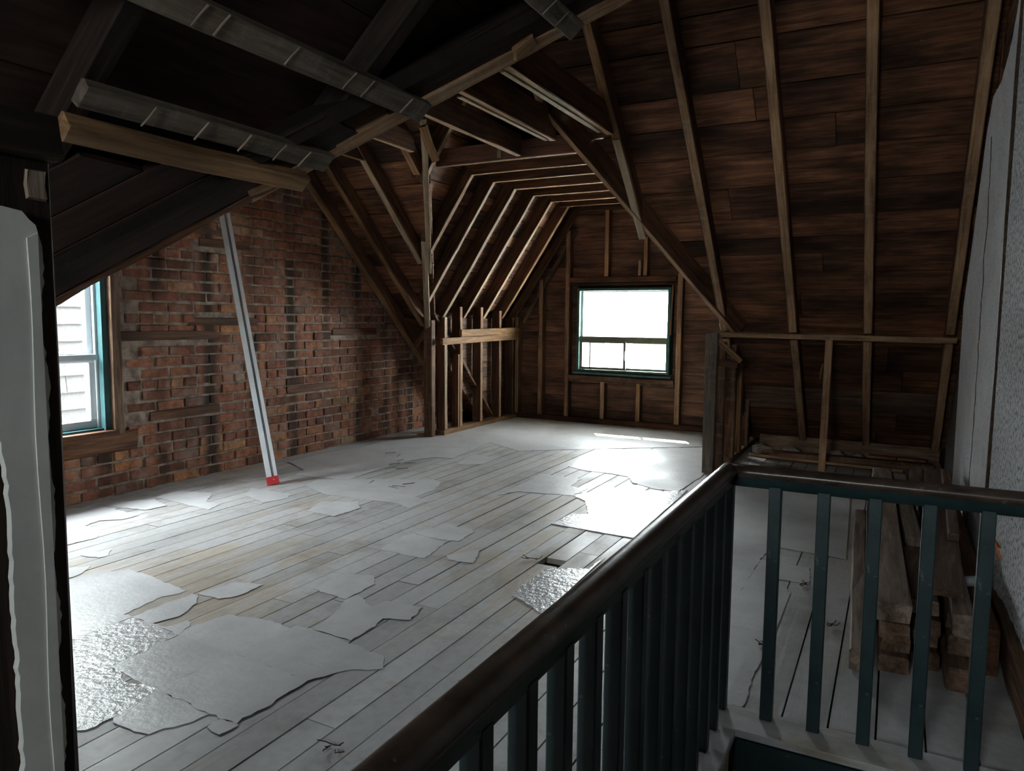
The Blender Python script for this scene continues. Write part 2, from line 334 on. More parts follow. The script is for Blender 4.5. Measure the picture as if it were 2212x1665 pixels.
TILES = [[(-3.11,1.8),(-3.11,1.9),(-3.01,2.04),(-2.83,2.03),(-2.8,2.02),(-2.57,1.99),(-2.57,1.95),(-2.6,1.9),(-2.59,1.85),(-2.57,1.71),(-2.52,1.71),(-2.52,1.45)],
[(-2.52,1.45),(-2.52,1.71),(-2.23,1.69),(-2.22,1.42),(-2.22,1.28)],
[(-2.23,1.69),(-2.25,1.74),(-2.22,1.9),(-2.03,1.94),(-1.91,1.92),(-1.94,1.68)],
[(-2.52,1.71),(-2.52,1.98),(-2.47,1.97),(-2.42,1.92),(-2.37,1.8),(-2.4,1.71),(-2.33,1.71),(-2.31,1.79),(-2.26,1.76),(-2.23,1.69)],
[(-2.22,1.42),(-2.23,1.69),(-1.94,1.68),(-1.96,1.4)],
[(-1.94,1.68),(-1.92,1.95),(-1.85,1.96),(-1.48,1.91),(-1.43,1.84),(-1.53,1.77),(-1.59,1.66)],
[(-2.22,1.28),(-2.22,1.42),(-2.14,1.41),(-2.09,1.38),(-2.02,1.4),(-1.96,1.4),(-1.92,1.26),(-1.93,1.16),(-1.97,1.14)],
[(-1.96,1.4),(-1.94,1.68),(-1.59,1.66),(-1.59,1.56),(-1.58,1.5),(-1.6,1.41),(-1.59,1.38),(-1.7,1.38)],
[(-1.92,1.26),(-1.96,1.4),(-1.7,1.38),(-1.72,1.31),(-1.75,1.27),(-1.76,1.23),(-1.81,1.22),(-1.9,1.22),(-1.93,1.24)],
[(-1.65,1.33),(-1.65,1.38),(-1.58,1.38),(-1.59,1.32)],
[(-2.5,1.99),(-2.47,2.16),(-2.34,2.2),(-2.34,2.05),(-2.38,1.99)],
[(-2.12,2.26),(-2.12,2.47),(-2.0,2.51),(-1.93,2.43),(-1.93,2.24)],
[(-1.93,2.24),(-1.92,2.3),(-1.79,2.23),(-1.78,2.3),(-1.61,2.32),(-1.58,2.2),(-1.68,2.16),(-1.66,2.09),(-1.66,1.95),(-1.85,1.96),(-1.87,2.1)],
[(-4.29,2.49),(-4.18,2.66),(-3.79,2.64),(-3.79,2.54),(-3.88,2.46),(-3.85,2.36),(-3.68,2.34),(-3.59,2.26),(-3.61,2.09)],
[(-4.23,2.69),(-4.04,2.92),(-3.84,2.86),(-3.86,2.73),(-4.1,2.68)],
[(-4.08,2.96),(-4.1,3.14),(-3.86,3.21),(-3.72,3.04),(-3.6,3.05),(-3.54,2.91)],
[(-3.64,3.28),(-3.76,3.44),(-3.41,3.44),(-3.35,3.35),(-3.4,3.19)],
[(-3.03,3.18),(-3.11,3.39),(-2.91,3.5),(-2.8,3.39),(-2.81,3.17)],
[(-3.39,2.05),(-3.37,2.13),(-3.36,2.19),(-3.27,2.11),(-3.28,2.07)],
[(-3.13,1.82),(-3.29,1.91),(-3.2,1.98),(-3.14,1.89)],
[(-3.5,3.66),(-3.56,3.85),(-3.3,4.01),(-2.86,4.26),(-2.75,4.2),(-2.67,3.99),(-2.67,3.78),(-2.54,3.73),(-2.54,3.52),(-2.67,3.59),(-2.94,3.57),(-3.2,3.54)],
[(-2.21,2.82),(-2.24,3.06),(-2.21,3.12),(-1.98,3.07),(-1.94,2.82),(-1.96,2.81)],
[(-2.21,3.12),(-2.2,3.22),(-2.15,3.36),(-1.95,3.31),(-1.94,3.12),(-2.04,3.1)],
[(-1.66,3.65),(-1.64,3.89),(-1.55,3.94),(-1.68,4.22),(-1.81,4.31),(-1.68,4.63),(-1.55,4.74),(-1.39,4.66),(-1.19,4.84),(-1.17,3.62),(-1.35,3.63)],
[(-2.21,5.17),(-2.26,6.02),(-1.91,6.17),(-1.5,6.54),(-1.24,6.04),(-1.21,5.3),(-1.24,4.77),(-1.39,4.76),(-1.59,4.87),(-1.67,5.03),(-1.81,5.08),(-1.96,5.08),(-2.09,5.1)],
[(-2.23,4.07),(-2.26,4.81),(-1.95,4.8),(-1.92,4.55),(-1.79,4.53),(-1.81,4.31),(-1.95,4.28),(-2.17,4.24)],
[(-1.36,2.61),(-1.37,2.72),(-1.37,2.97),(-1.2,3.06),(-1.19,3.21),(-1.16,2.49),(-1.23,2.54)],
[(-3.35,3.93),(-3.39,4.12),(-3.4,4.67),(-3.31,4.93),(-3.15,4.98),(-3.2,5.34),(-3.95,6.33),(-3.98,5.82),(-4.14,5.03),(-4.19,4.58),(-4.19,4.21),(-3.88,4.05),(-3.8,3.88)],
[(-3.2,5.34),(-3.27,5.81),(-2.84,5.55),(-2.57,5.77),(-2.26,6.02),(-3.02,7.35),(-3.96,7.61),(-3.95,6.33)],
[(-2.26,6.02),(-1.51,6.59),(-1.66,7.22),(-2.78,7.4),(-3.02,7.35)],
[(-3.01,4.8),(-3.05,4.98),(-3.09,5.23),(-2.84,5.16),(-2.82,4.91),(-2.92,4.8)],
[(-1.83,2.85),(-1.87,2.9),(-1.77,3.06),(-1.7,2.87)],
[(-0.96,5.18),(-0.73,5.18),(-0.52,5.18),(-0.48,3.84),(-0.52,3.68),(-0.53,2.89),(-0.71,3.68)],
[(-0.52,5.18),(-0.21,5.15),(-0.16,3.8),(-0.38,3.82),(-0.48,3.84)],
[(-0.53,2.89),(-0.52,3.58),(-0.3,3.58),(-0.28,3.34),(-0.42,3.36),(-0.34,3.2),(-0.34,2.74),(-0.5,2.75)],
[(-0.5,2.75),(-0.34,2.74),(-0.35,2.43),(-0.35,2.16),(-0.4,2.15)]]
def ragged(poly, amp=.006, step=.022):
    out = []
    for i in range(len(poly)):
        a, b = V((*poly[i], 0)), V((*poly[(i+1) % len(poly)], 0)); L = (b - a).length
        straight = L > .28 and random.random() < .55
        n = max(1, int(L / step)); nn = V((a.y - b.y, b.x - a.x, 0)).normalized() if L > 1e-6 else V((0, 0, 0))
        for k in range(n):
            t = k / n; off = 0 if (k == 0 or straight) else random.uniform(-amp, amp)
            out.append(a.lerp(b, t) + nn * off)
    return out
for i, t in enumerate(TILES):
    z = .0014 + .0003 * (i % 4)
    p = [V((q.x, q.y, z)) for q in ragged(t)]
    slab('tile', p, (0, 0, 1), .0014, 'sheet_gloss' if i in (1, 6, 23, 26) else 'sheet', fl, (0, 1, 0))

# ------------------------------------------------------------------ left wall, brick
WY0, WY1, WZ0, WZ1 = 2.0, 2.86, .42, 1.80
X0, X1 = XW - .27, XW - .006
wl = struct(boxes('wall_left', [(X0, -2, -.1, X1, WY0, 3.4), (X0, WY1, -.1, X1, 7.6, 3.4), (X0, WY0, -.1, X1, WY1, WZ0), (X0, WY0, WZ1, X1, WY1, 3.4)], 'mortar'))
def brick_mesh(L):
    bm = bmesh.new(); vs = []
    hx, hy, hz = .05, L/2, .0305; c = .006
    ring = lambda xx, s: [bm.verts.new((xx, sy*(hy - s) + random.uniform(-1, 1)*.002, sz*(hz - s) + random.uniform(-1, 1)*.0018)) for sy, sz in ((-1,-1),(1,-1),(1,1),(-1,1))]
    a = ring(-hx, 0); b = ring(hx - c, 0); d = ring(hx, c)
    for p, q in ((a, b), (b, d)):
        for i in range(4): bm.faces.new((p[i], p[(i+1) % 4], q[(i+1) % 4], q[i]))
    bm.faces.new(d); bm.faces.new(a[::-1])
    me = bpy.data.meshes.new('brick'); bm.to_mesh(me); bm.free(); me.materials.append(M['brick']); return me
LONG = [brick_mesh(.203) for _ in range(6)]; SHORT = [brick_mesh(.097) for _ in range(4)]
nail_rows = [(2.9, 3.70, 1.01), (3.45, 4.05, 1.10), (3.12, 3.68, .478), (4.35, 4.95, .55), (3.55, 4.0, 1.66), (4.9, 5.5, 1.01), (3.2, 3.75, 1.74)]
bricks = []
P0 = .0725; row = 0
z = P0/2
while z < 3.1:
    y = 1.9 + (0 if row % 2 else -.106); head = (row % 6 == 3)
    while y < yF(z) + .12:
        Lb = .097 if head else .203; cy = y + Lb/2
        lim_near = 1.26 + (z - 1.19)/.824
        ok = cy < yF(z) + .05 and cy > max(1.9, lim_near - .1)
        if WY0 - .05 < cy < WY1 + .10 + (.05 if Lb > .1 else 0) and WZ0 - .16 < z < WZ1: ok = False
        if cy < 3.05 and cy > 2 and .28 < z < .42: ok = False
        for (n0, n1, nz_) in nail_rows:
            if n0 < cy < n1 and abs(z - nz_) < .036: ok = False
        if ok: bricks.append((cy, z, Lb < .15))
        y += Lb + .010
    z += P0; row += 1
bricks.sort(key=lambda b: (0 if b[0] > 2.5 else 1, b[0]))
far_v, far_f = [], []
for i, (cy, cz, sh) in enumerate(bricks):
    me = random.choice(SHORT if sh else LONG)
    px = XW - .05 + random.uniform(-.005, .005); rz = random.uniform(-.02, .02); rx = random.uniform(-.012, .012)
    if i < 298:
        o = bpy.data.objects.new('brick', me); o.location = (px, cy, cz + random.uniform(-.002, .002)); o.rotation_euler = (rx, 0, rz); link(o, wl)
    else:
        k = len(far_v); R = Matrix.Rotation(rx, 3, 'X')
        far_v += [V((px, cy, cz)) + R @ v.co for v in me.vertices]; far_f += [tuple(k + j for j in p.vertices) for p in me.polygons]
if far_v:
    # the bricks past the first three hundred; per-brick colour comes from an attribute-free noise in the same material
    o = mesh_obj('bricks', far_v, far_f, 'brick', wl, Matrix.Translation((XW, 4.5, 1))); o['kind'] = 'stuff'
    mm = M['brick'].copy(); mm.name = 'old_brick_far'; nt = mm.node_tree
    geo = mk(nt, 'NewGeometry')
    for l in list(nt.links):
        if l.from_node.type == 'OBJECT_INFO' and l.to_node.type == 'VALTORGB':
            t_ = l.to_socket; nt.links.remove(l); nt.links.new(geo.outputs['Random Per Island'], t_)
    o.data.materials[0] = mm
for (n0, n1, nz_) in nail_rows:
    timber('nailing_strip', (XW - .03, n0, nz_), (XW - .03, n1, nz_), .07, .062, material='timber_dk', parent=wl, jit=.003)
timber('sill_beam', (XW - .05, 1.9, .345), (XW - .05, 3.02, .345), .14, .13, material='timber_dk', parent=wl, jit=.005)

# left window
w1 = struct(boxes('window_1', [(XW - .17, WY0, WZ0, XW - .02, WY0 + .03, WZ1), (XW - .17, WY1 - .045, WZ0, XW - .0, WY1 - .012, WZ1), (XW - .17, WY0, WZ1 - .03, XW - .02, WY1, WZ1), (XW - .17, WY0, WZ0, XW - .02, WY1, WZ0 + .02)], 'teal'))
timber('casing', (XW + .005, WY1 + .03, WZ0 - .02), (XW + .005, WY1 + .03, WZ1 + .2), .065, .05, (1, 0, 0), 'lumber_br', w1, .003)
timber('sill', (XW + .01, WY0 - .05, WZ0 - .008), (XW + .01, WY1 + .02, WZ0 - .008), .06, .03, material='timber_dk', parent=w1, jit=.003)
def sash(x, y0, y1, z0, z1, b, p, nm='sash', mt='vinyl', tk=.035):
    s = boxes(nm, [(x, y0, z0, x + tk, y1, z0 + b), (x, y0, z1 - b, x + tk, y1, z1), (x, y0, z0 + b, x + tk, y0 + b, z1 - b), (x, y1 - b, z0 + b, x + tk, y1, z1 - b)], mt, p, Matrix.Translation((0, 0, 0)) if False else None)
    bv = s.modifiers.new('bevel', 'BEVEL'); bv.width = .004; bv.segments = 1
    g = boxes('pane', [(x + tk*.5, y0 + b*.9, z0 + b*.9, x + tk*.5 + .003, y1 - b*.9, z1 - b*.9)], 'glass')
    g.parent = s; g.matrix_basis = world(s).inverted() @ world(g)
    return s
sash(XW - .10, WY0 + .03, WY1 - .045, WZ0 + .02, .90, .052, w1)
sash(XW - .13, WY0 + .03, WY1 - .045, .88, WZ1 - .03, .042, w1)
boxes('track', [(XW - .07, WY1 - .06, WZ0 + .02, XW - .05, WY1 - .045, WZ1 - .03), (XW - .06, WY0 + .03, .865, XW - .045, WY1 - .045, .90)], 'vinyl', w1)

# ------------------------------------------------------------------ far main slope
Z0F = -.02
def far_row(za, zb, xa0, xa1, xb0, xb1, mt, parent, off=D):
    # board between heights za (bottom) and zb (top); x ends at bottom / top
    P = lambda x, z: V((x, yF(z), z)) + nF * off
    return slab('plank', [P(xa0, za), P(xa1, za), P(xb1, zb), P(xb0, zb)], nF, .022, mt, parent, (1, 0, 0))
ce = struct(slab('ceiling', [V((XW-.3, yF(-.1), -.1)) + nF*(D+.03), V((xl(-.1)-.05, yF(-.1), -.1)) + nF*(D+.03), V((xl(ZR), yF(ZR), ZR)) + nF*(D+.03), V((xl(ZR), yF(ZR+.4), ZR+.4)) + nF*(D+.03), V((XW-.3, yF(ZR+.4), ZR+.4)) + nF*(D+.03)], nF, .03, 'backing', None, (1, 0, 0)))
bk = slab('roof_deck', [V((DX1+.02, yF(-.1), -.1)) + nF*(D+.03), V((.7, yF(-.1), -.1)) + nF*(D+.03), V((.7, yF(ZR+.4), ZR+.4)) + nF*(D+.03), V((xr(ZR), yF(ZR+.4), ZR+.4)) + nF*(D+.03), V((DX1+.02, yF(DZ), DZ)) + nF*(D+.03)], nF, .03, 'backing', ce, (1, 0, 0))
za = Z0F
while za < ZR + .05:
    zb = za + random.choice((.10, .12, .15, .175, .20)); g = .003
    zc, zd = za + g, zb - g
    fx = lambda z: xl(max(z, -.2)) if z > DZ else DX0 - .02
    fy = lambda z: xr(z) if z > DZ else DX1 + .02
    if za < ZR:
        mtl = 'lumber_br' if .26 < za < .46 else 'sheath'
        far_row(zc, zd, XW - .1, fx(zc) + .02, XW - .1, fx(zd) + .02, 'sheath', ce)
        j = random.uniform(fy(za) + .5, .1)
        if j - fy(za) > .3 and random.random() < .6:
            far_row(zc, zd, fy(zc) - .02, j - .002, fy(zd) - .02, j - .002, mtl, ce); far_row(zc, zd, j + .002, .5, j + .002, .5, mtl, ce)
        else: far_row(zc, zd, fy(zc) - .02, .5, fy(zd) - .02, .5, mtl, ce)
    za = zb
def far_rafter(x, z0, z1, mt='timber', wd_=.062, par=None, dep=D, nm='rafter'):
    P = lambda z: V((x, yF(z), z)) + nF * dep/2
    return timber(nm, P(z0), P(z1), wd_, dep, nF, 'timber_dk', par or ce, .002, face={'timber': 'timber_face', 'timber_dk': 'timber', 'timber_lime': 'timber_lime'}[mt])
far_rafter(XW + .045, 0.0, 3.0, 'timber_dk', .07)
for x, z0, z1, mt in ((-4.0, 1.06, ZR, 'timber_dk'), (-3.63, 1.60, ZR, 'timber_lime'), (-3.22, 2.2, ZR, 'timber'), (-2.85, 2.6, ZR, 'timber'), (-2.45, 2.5, ZR, 'timber'), (-2.06, 2.34, ZR, 'timber'),
                      (-1.63, 1.74, ZR, 'timber_dk'), (-1.18, .02, 1.0, 'timber'), (-1.18, 1.06, ZR, 'timber'), (-.68, .0, 1.0, 'timber'), (-.68, 1.06, ZR, 'timber'), (-.18, .0, 1.0, 'timber'), (-.18, 1.06, ZR, 'timber'), (.325, .0, 1.0, 'timber'), (.325, 1.06, ZR, 'timber')):
    far_rafter(x, z0, z1, mt)
# limed facing on the short rafter
P = lambda z: V((-1.63, yF(z), z)) - nF * .006
timber('limed_strip', P(1.72), P(2.28), .05, .012, nF, 'timber_lime', ce, .001)['label'] = 'lime-whitened lower face of the short rafter'
timber('rim_board', (DX1 + .12, YB - .10, .065), (.36, YB - .09, .06), .025, .13, (0, 0, 1), 'lumber_br', ce, .004)
# ridge board
timber('ridge_board', (XW, YR, ZR + .04), (.4, YR, ZR + .04), .03, .16, material='timber_dk', parent=ce)
# near main slope (hidden from the photograph's side, shades the room)
cn = struct(slab('ceiling', [V((XW-.3, vY(-.1), -.1)) + nN*.1, V((xP(-.1)+.12, vY(-.1), -.1)) + nN*.1, V((xP(ZR)+.12, vY(ZR), ZR)) + nN*.1, V((xP(ZR)+.12, vY(ZR+.4), ZR+.4)) + nN*.1, V((XW-.3, vY(ZR+.4), ZR+.4)) + nN*.1], nN, .05, 'backing', None, (1, 0, 0)))
za = .6
while za < ZR - .1:
    zb = za + .17
    slab('plank', [V((XW-.1, vY(za+.003), za+.003)) - nN*.02, V((xP(za)-.06, vY(za+.003), za+.003)) - nN*.02, V((xP(zb)-.06, vY(zb), zb)) - nN*.02, V((XW-.1, vY(zb), zb)) - nN*.02], nN, .018, 'sheath', cn, (1, 0, 0)); za = zb
for x in (-4.27, -3.85, -3.4, -2.95, -2.5):
    zlo = max(1.9, PC + PS*x + .5)
    if zlo < ZR - .2: timber('rafter', V((x, vY(zlo), zlo)) + nN*(.02), V((x, vY(ZR-.04), ZR-.04)) + nN*(.02), .055, D, nN, 'timber', cn)

# ------------------------------------------------------------------ stair dormer slope over the camera's left
cp = struct(slab('ceiling', [V((xP(-.1), -2.05, -.1)) + nP*.14, V((xP(-.1), vY(-.1)+.2, -.1)) + nP*.14, V((0, vY(PC)+.2, PC)) + nP*.14, V((0, -2.05, PC)) + nP*.14], nP, .04, 'backing', None, (0, 1, 0)))
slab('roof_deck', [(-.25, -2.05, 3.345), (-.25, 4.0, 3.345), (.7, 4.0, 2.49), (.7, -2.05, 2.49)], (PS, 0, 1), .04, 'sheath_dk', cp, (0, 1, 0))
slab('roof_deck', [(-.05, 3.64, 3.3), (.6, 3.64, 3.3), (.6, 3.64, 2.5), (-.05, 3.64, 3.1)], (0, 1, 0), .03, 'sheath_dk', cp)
PP = lambda x, y, o=0: V((x, y, PC + PS*x)) + nP*o
pv = lambda x: vY(PC + PS*x)
x = -3.3
while x < -.02:
    xe = min(0, x + random.choice((.13, .16, .19)))
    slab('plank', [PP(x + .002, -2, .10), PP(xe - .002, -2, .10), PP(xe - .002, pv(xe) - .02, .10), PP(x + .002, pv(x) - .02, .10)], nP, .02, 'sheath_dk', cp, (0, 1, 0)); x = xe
for y in (-1.1, -.38, .34, 1.06, 1.78, 2.45, 3.1):
    zl = max(.3, 1.19 + (y - 1.26)/1.31*1.08 + .1)
    timber('rafter', PP(xP(zl), y, .05), PP(-.03, y, .05), .06, .09, nP, 'timber_blackish', cp, .002)
# wide boards nailed along the valley
vd = V((1.2, 1.31, 1.08)).normalized(); vp_ = nP.cross(vd).normalized()
if vp_.z < 0: vp_ = -vp_
VB = V((-2.14, 1.26, 1.19))
for (a, b, l0, l1, o) in ((.02, .17, -.5, 1.02, -.004), (.175, .29, -.5, .62, .0), (.295, .43, -.5, .40, .003)):
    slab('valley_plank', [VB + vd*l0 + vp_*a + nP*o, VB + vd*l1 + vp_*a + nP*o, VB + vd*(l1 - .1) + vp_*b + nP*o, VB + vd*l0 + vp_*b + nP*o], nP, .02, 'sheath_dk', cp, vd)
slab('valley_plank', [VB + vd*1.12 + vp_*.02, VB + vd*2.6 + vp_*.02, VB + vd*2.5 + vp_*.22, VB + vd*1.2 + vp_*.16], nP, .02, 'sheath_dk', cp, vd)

# ------------------------------------------------------------------ far dormer
cd = struct(slab('ceiling', [V((xl(1.0), yF(1.0) + .15, 1.0)) + nL*(D+.02), V((xl(1.0), 7.62, 1.0)) + nL*(D+.02), V((xl(3.6), 7.62, 3.6)) + nL*(D+.02), V((xl(3.6), yF(3.6) + .15, 3.6)) + nL*(D+.02)], nL, .03, 'backing', None, (0, 1, 0)))
slab('roof_deck', [V((xr(1.0), yF(1.0) + .15, 1.0)) + nR*(D+.0), V((xr(3.6), yF(3.6) + .15, 3.6)) + nR*(D), V((xr(3.6), 7.62, 3.6)) + nR*(D), V((xr(1.0), 7.62, 1.0)) + nR*(D)], nR, .03, 'backing', cd, (0, 1, 0))
za = 1.02
while za < 3.1:
    zb = za + random.choice((.10, .12, .14)); p = lambda z, y, n_=nL, f=xl: V((f(z), y, z)) + n_*(D)
    slab('plank', [p(za+.003, yF(za)+.14), p(za+.003, 7.6), p(zb-.003, 7.6), p(zb-.003, yF(zb)+.14)], nL, .018, 'sheath', cd, (0, 1, 0))
    p2 = lambda z, y: V((xr(z), y, z)) + nR*(D-.02)
    slab('plank', [p2(za+.003, yF(za)+.14), p2(za+.003, 7.6), p2(zb-.003, 7.6), p2(zb-.003, yF(zb)+.14)], nR, .018, 'sheath', cd, (0, 1, 0)); za = zb
CZ = 2.3
for y, top, mt in ((4.66, 2.72, 'timber_dk'), (5.22, CZ+.02, 'timber'), (5.58, CZ+.02, 'timber_lime'), (5.97, CZ+.02, 'timber_lime'), (6.36, CZ+.02, 'timber_lime'), (6.76, CZ+.02, 'timber_lime'), (7.17, CZ+.02, 'timber')):
    zb = max(DZ + .02, SF*(YB - y) + .02)
    timber('rafter', V((xl(zb), y, zb)) + nL*D/2, V((xl(top), y, top)) + nL*D/2, .052, D, nL, 'timber_dk', cd, .002, face='timber_lime' if mt == 'timber_lime' else 'timber_face')
    zb2 = max(DZ, SF*(YB - y) + .1)
    timber('rafter', V((xr(zb2), y, zb2)) + nR*D/2, V((xr(CZ), y, CZ)) + nR*D/2, .05, D - .02, nR, 'timber_dk', cd, .002)
for i, y in enumerate((4.80, 5.22, 5.58, 5.97, 6.36, 6.76, 7.10)):
    timber('ceiling_joist', (xl(CZ) - .06, y, CZ + .055), (xr(CZ) + .04, y, CZ + .055), .045, .11 if i else .13, material='timber_dk' if i else 'timber_red', parent=cd, face='timber_face')
for x in (-3.05, -2.8, -2.55, -2.3, -2.05):
    pass
# boards laid over the joists close the ceiling
xx = xl(CZ)
y = 5.0
while y < 7.5:
    y2 = y + .14; slab('ceiling_board', [(xl(CZ) - .1, y+.003, CZ+.115), (xr(CZ)+.1, y+.003, CZ+.115), (xr(CZ)+.1, y2, CZ+.115), (xl(CZ)-.1, y2, CZ+.115)], (0, 0, 1), .02, 'sheath', cd); y = y2
timber('cleat', (-2.62, 4.765, CZ + .005), (-2.62, 4.765, CZ + .115), .03, .01, (0, 1, 0), 'timber_lime', cd)

# gable wall of the dormer
YG = 7.47
W2 = (-3.12, -2.08, .57, 1.475)
gw = struct(boxes('wall_back', [(-4.7, YG+.11, -.1, W2[0], YG+.15, 3.4), (W2[1], YG+.11, -.1, -.8, YG+.15, 3.4), (W2[0], YG+.11, -.1, W2[1], YG+.15, W2[2]), (W2[0], YG+.11, W2[3], W2[1], YG+.15, 3.4)], 'backing'))
za = 0.0
while za < 2.42:
    zb = za + .142; g = .002
    L_ = lambda z: (DX0 if z < DZ else xl(z)) - .09; R_ = lambda z: (DX1 if z < DZ else xr(z)) + .09
    def gb(a0, a1, b0, b1):
        slab('plank', [(a0, YG+.088, za+g), (a1, YG+.088, za+g), (b1, YG+.088, zb-g), (b0, YG+.088, zb-g)], (0, 1, 0), .02, 'wallboard', gw)
    if zb < W2[2] + .03 or za > W2[3] - .05: gb(L_(za), R_(za), L_(zb), R_(zb))
    else:
        gb(L_(za), W2[0] - .02, L_(zb), W2[0] - .02); gb(W2[1] + .02, R_(za), W2[1] + .02, R_(zb))
    za = zb
def gstud(x, z0, z1, w_=.05, mt='stud', nm='stud'):
    return timber(nm, (x, YG + .045, z0), (x, YG + .045, z1), w_, .085, (0, 1, 0), 'timber_dk', gw, .0018, face='timber_face')
gstud(-3.86, .05, 1.16); gstud(-3.56, .05, 1.58, .06); gstud(-3.235, .05, 2.1, .055); gstud(-2.81, .05, .46, .05); gstud(-2.405, .05, .46, .05); gstud(-1.985, .05, 1.62, .06); gstud(-1.52, .05, 1.2)
gstud(-2.79, 1.60, 2.30, .05); gstud(-2.36, 1.60, 2.0, .045); gstud(-2.42, 1.60, 1.76, .035)
timber('sole_plate', (-3.9, YG+.03, .028), (DX1 - .06, YG+.03, .028), .10, .055, material='timber_dk', parent=gw)
timber('sill_plate', (-3.21, YG+.035, .505), (-2.02, YG+.035, .492), .10, .045, material='stud', parent=gw)
timber('sill_plate', (-3.21, YG+.045, .468), (-2.02, YG+.045, .455), .08, .035, material='stud', parent=gw)
timber('header', (-3.21, YG+.04, 1.565), (-2.02, YG+.04, 1.565), .09, .055, material='timber_dk', parent=gw)
timber('header', (-3.21, YG+.06, 1.515), (-2.02, YG+.06, 1.515), .05, .03, material='timber_dk', parent=gw)
timber('gable_rafter', V((xl(1.1), YG - .02, 1.1)) + nL*.03, V((xl(2.36), YG - .02, 2.36)) + nL*.03, .05, .08, nL, 'timber_dk', gw)
timber('gable_rafter', V((xl(1.2)+.05, YG + .04, 1.1)), V((xl(2.2)+.02, YG + .04, 2.1)), .05, .04, nL, 'stud', gw)
timber('splinter_board', (-2.055, YG + .0, 1.50), (-2.07, YG + .0, .98), .018, .012, (0, 1, 0), 'timber', gw)
timber('top_plate', (xl(CZ)-.02, YG+.03, CZ+.03), (xr(CZ)+.02, YG+.03, CZ+.03), .09, .045, material='timber_dk', parent=gw)

# back window
x0, x1, z0, z1 = W2; fy = YG + .005
w2 = struct(boxes('window_2', [(x0, fy, z0, x0+.028, fy+.12, z1), (x1-.028, fy, z0, x1, fy+.12, z1), (x0+.028, fy, z1-.028, x1-.028, fy+.12, z1), (x0+.028, fy, z0, x1-.028, fy+.12, z0+.022)], 'green_edge'))
zm = .93
boxes('meeting_rail', [(x0+.028, fy+.03, zm-.022, x1-.028, fy+.075, zm+.022)], 'olive', w2)
boxes('storm_sash', [(x0+.028, fy+.06, zm+.022, x0+.05, fy+.08, z1-.028), (x1-.04, fy+.06, zm+.022, x1-.028, fy+.08, z1-.028), (x0+.05, fy+.06, z1-.04, x1-.04, fy+.08, z1-.028)], 'vinyl', w2)
boxes('pane', [(x0+.045, fy+.068, zm+.02, x1-.035, fy+.071, z1-.035)], 'glass', w2)
def xsash(xa, xb, za, zb, y, b, nm='sliding_sash'):
    s = boxes(nm, [(xa, y, za, xb, y+.022, za+b), (xa, y, zb-b, xb, y+.022, zb), (xa, y, za+b, xa+b, y+.022, zb-b), (xb-b, y, za+b, xb, y+.022, zb-b)], 'olive', w2)
    g = boxes('pane', [(xa+b*.9, y+.01, za+b*.9, xb-b*.9, y+.013, zb-b*.9)], 'glass'); g.parent = s; g.matrix_basis = world(s).inverted() @ world(g)
xsash(x0+.028, -2.565, z0+.022, zm-.022, fy+.035, .026); xsash(-2.60, x1-.028, z0+.022, zm-.022, fy+.062, .024)
boxes('latch', [(-2.578, fy+.02, .70, -2.566, fy+.036, .80)], 'alu_dk', w2)
boxes('sash_stop', [(-2.985, fy+.05, z0+.04, -2.975, fy+.06, zm-.03)], 'nail', w2)
timber('stool', (x0-.03, fy-.005, z0-.016), (x1+.03, fy-.005, z0-.03), .05, .022, material='green_edge', parent=w2, jit=.003)

struct(boxes('trim_3', [(XW - .2, YB + .02, -.12, DX0 - .1, YB + .25, .10), (DX1 + .12, YB + .02, -.12, .45, YB + .25, .10)], 'backing'))
# cheek boards behind the left knee wall and right knee wall
yC = lambda z: yF(z) + .17
for (X_, nm, mt, sg) in ((DX0 - .085, 'wall_cheek_left', 'lumber_br', -1), (DX1 + .10, 'wall_cheek_right', 'stud', 1)):
    Xb = X_ + sg*.03
    ck = struct(slab(nm, [(Xb, yC(-.1), -.1), (Xb, 7.62, -.1), (Xb, 7.62, DZ+.25), (Xb, yC(DZ+.25), DZ+.25)], (sg, 0, 0), .03, 'backing', None, (0, 1, 0)))
    za = .02
    while za < DZ + .02:
        zb = za + .16
        slab('plank', [(X_, yC(za)-.16*(sg < 0), za+.002), (X_, 7.58, za+.002), (X_, 7.58, zb-.002), (X_, yC(zb)-.16*(sg < 0), zb-.002)], (sg, 0, 0), .02, mt, ck, (0, 1, 0)); za = zb
# left knee wall: open studs under the dormer's left slope
kw = thing('stud_wall', (DX0, 6.5, 0), 'open stud knee wall with doubled rail left of the back window', 'stud wall')
def kst(y, z0, z1, w_=.05, d=.10, mt='stud', x=DX0 - .01, nm='stud'): return timber(nm, (x, y, z0), (x, y, z1), w_, d, (-1, 0, 0), 'timber_dk', kw, .002, face='timber_lime' if mt == 'timber_lime' else 'timber_face')
timber('sole_plate', (DX0 + .0, 5.93, .025), (DX0 + .0, 7.45, .025), .11, .05, material='timber', parent=kw)
kst(5.98, .05, 1.15, mt='timber_lime'); kst(6.26, .05, 1.25); kst(6.67, .05, 1.255); kst(7.08, .05, 1.22); kst(7.38, .05, 1.15)
kst(6.215, .05, .78, .022, .04, 'timber', DX0 + .02)
timber('rail', (DX0 + .065, 5.86, .915), (DX0 + .065, 7.44, .935), .03, .065, material='timber', parent=kw)
timber('rail', (DX0 + .068, 6.20, .99), (DX0 + .068, 7.44, 1.005), .03, .07, material='timber', parent=kw)
timber('brace', (DX0 - .06, 6.3, .82), (DX0 - .06, 7.0, .12), .03, .05, material='timber', parent=kw)
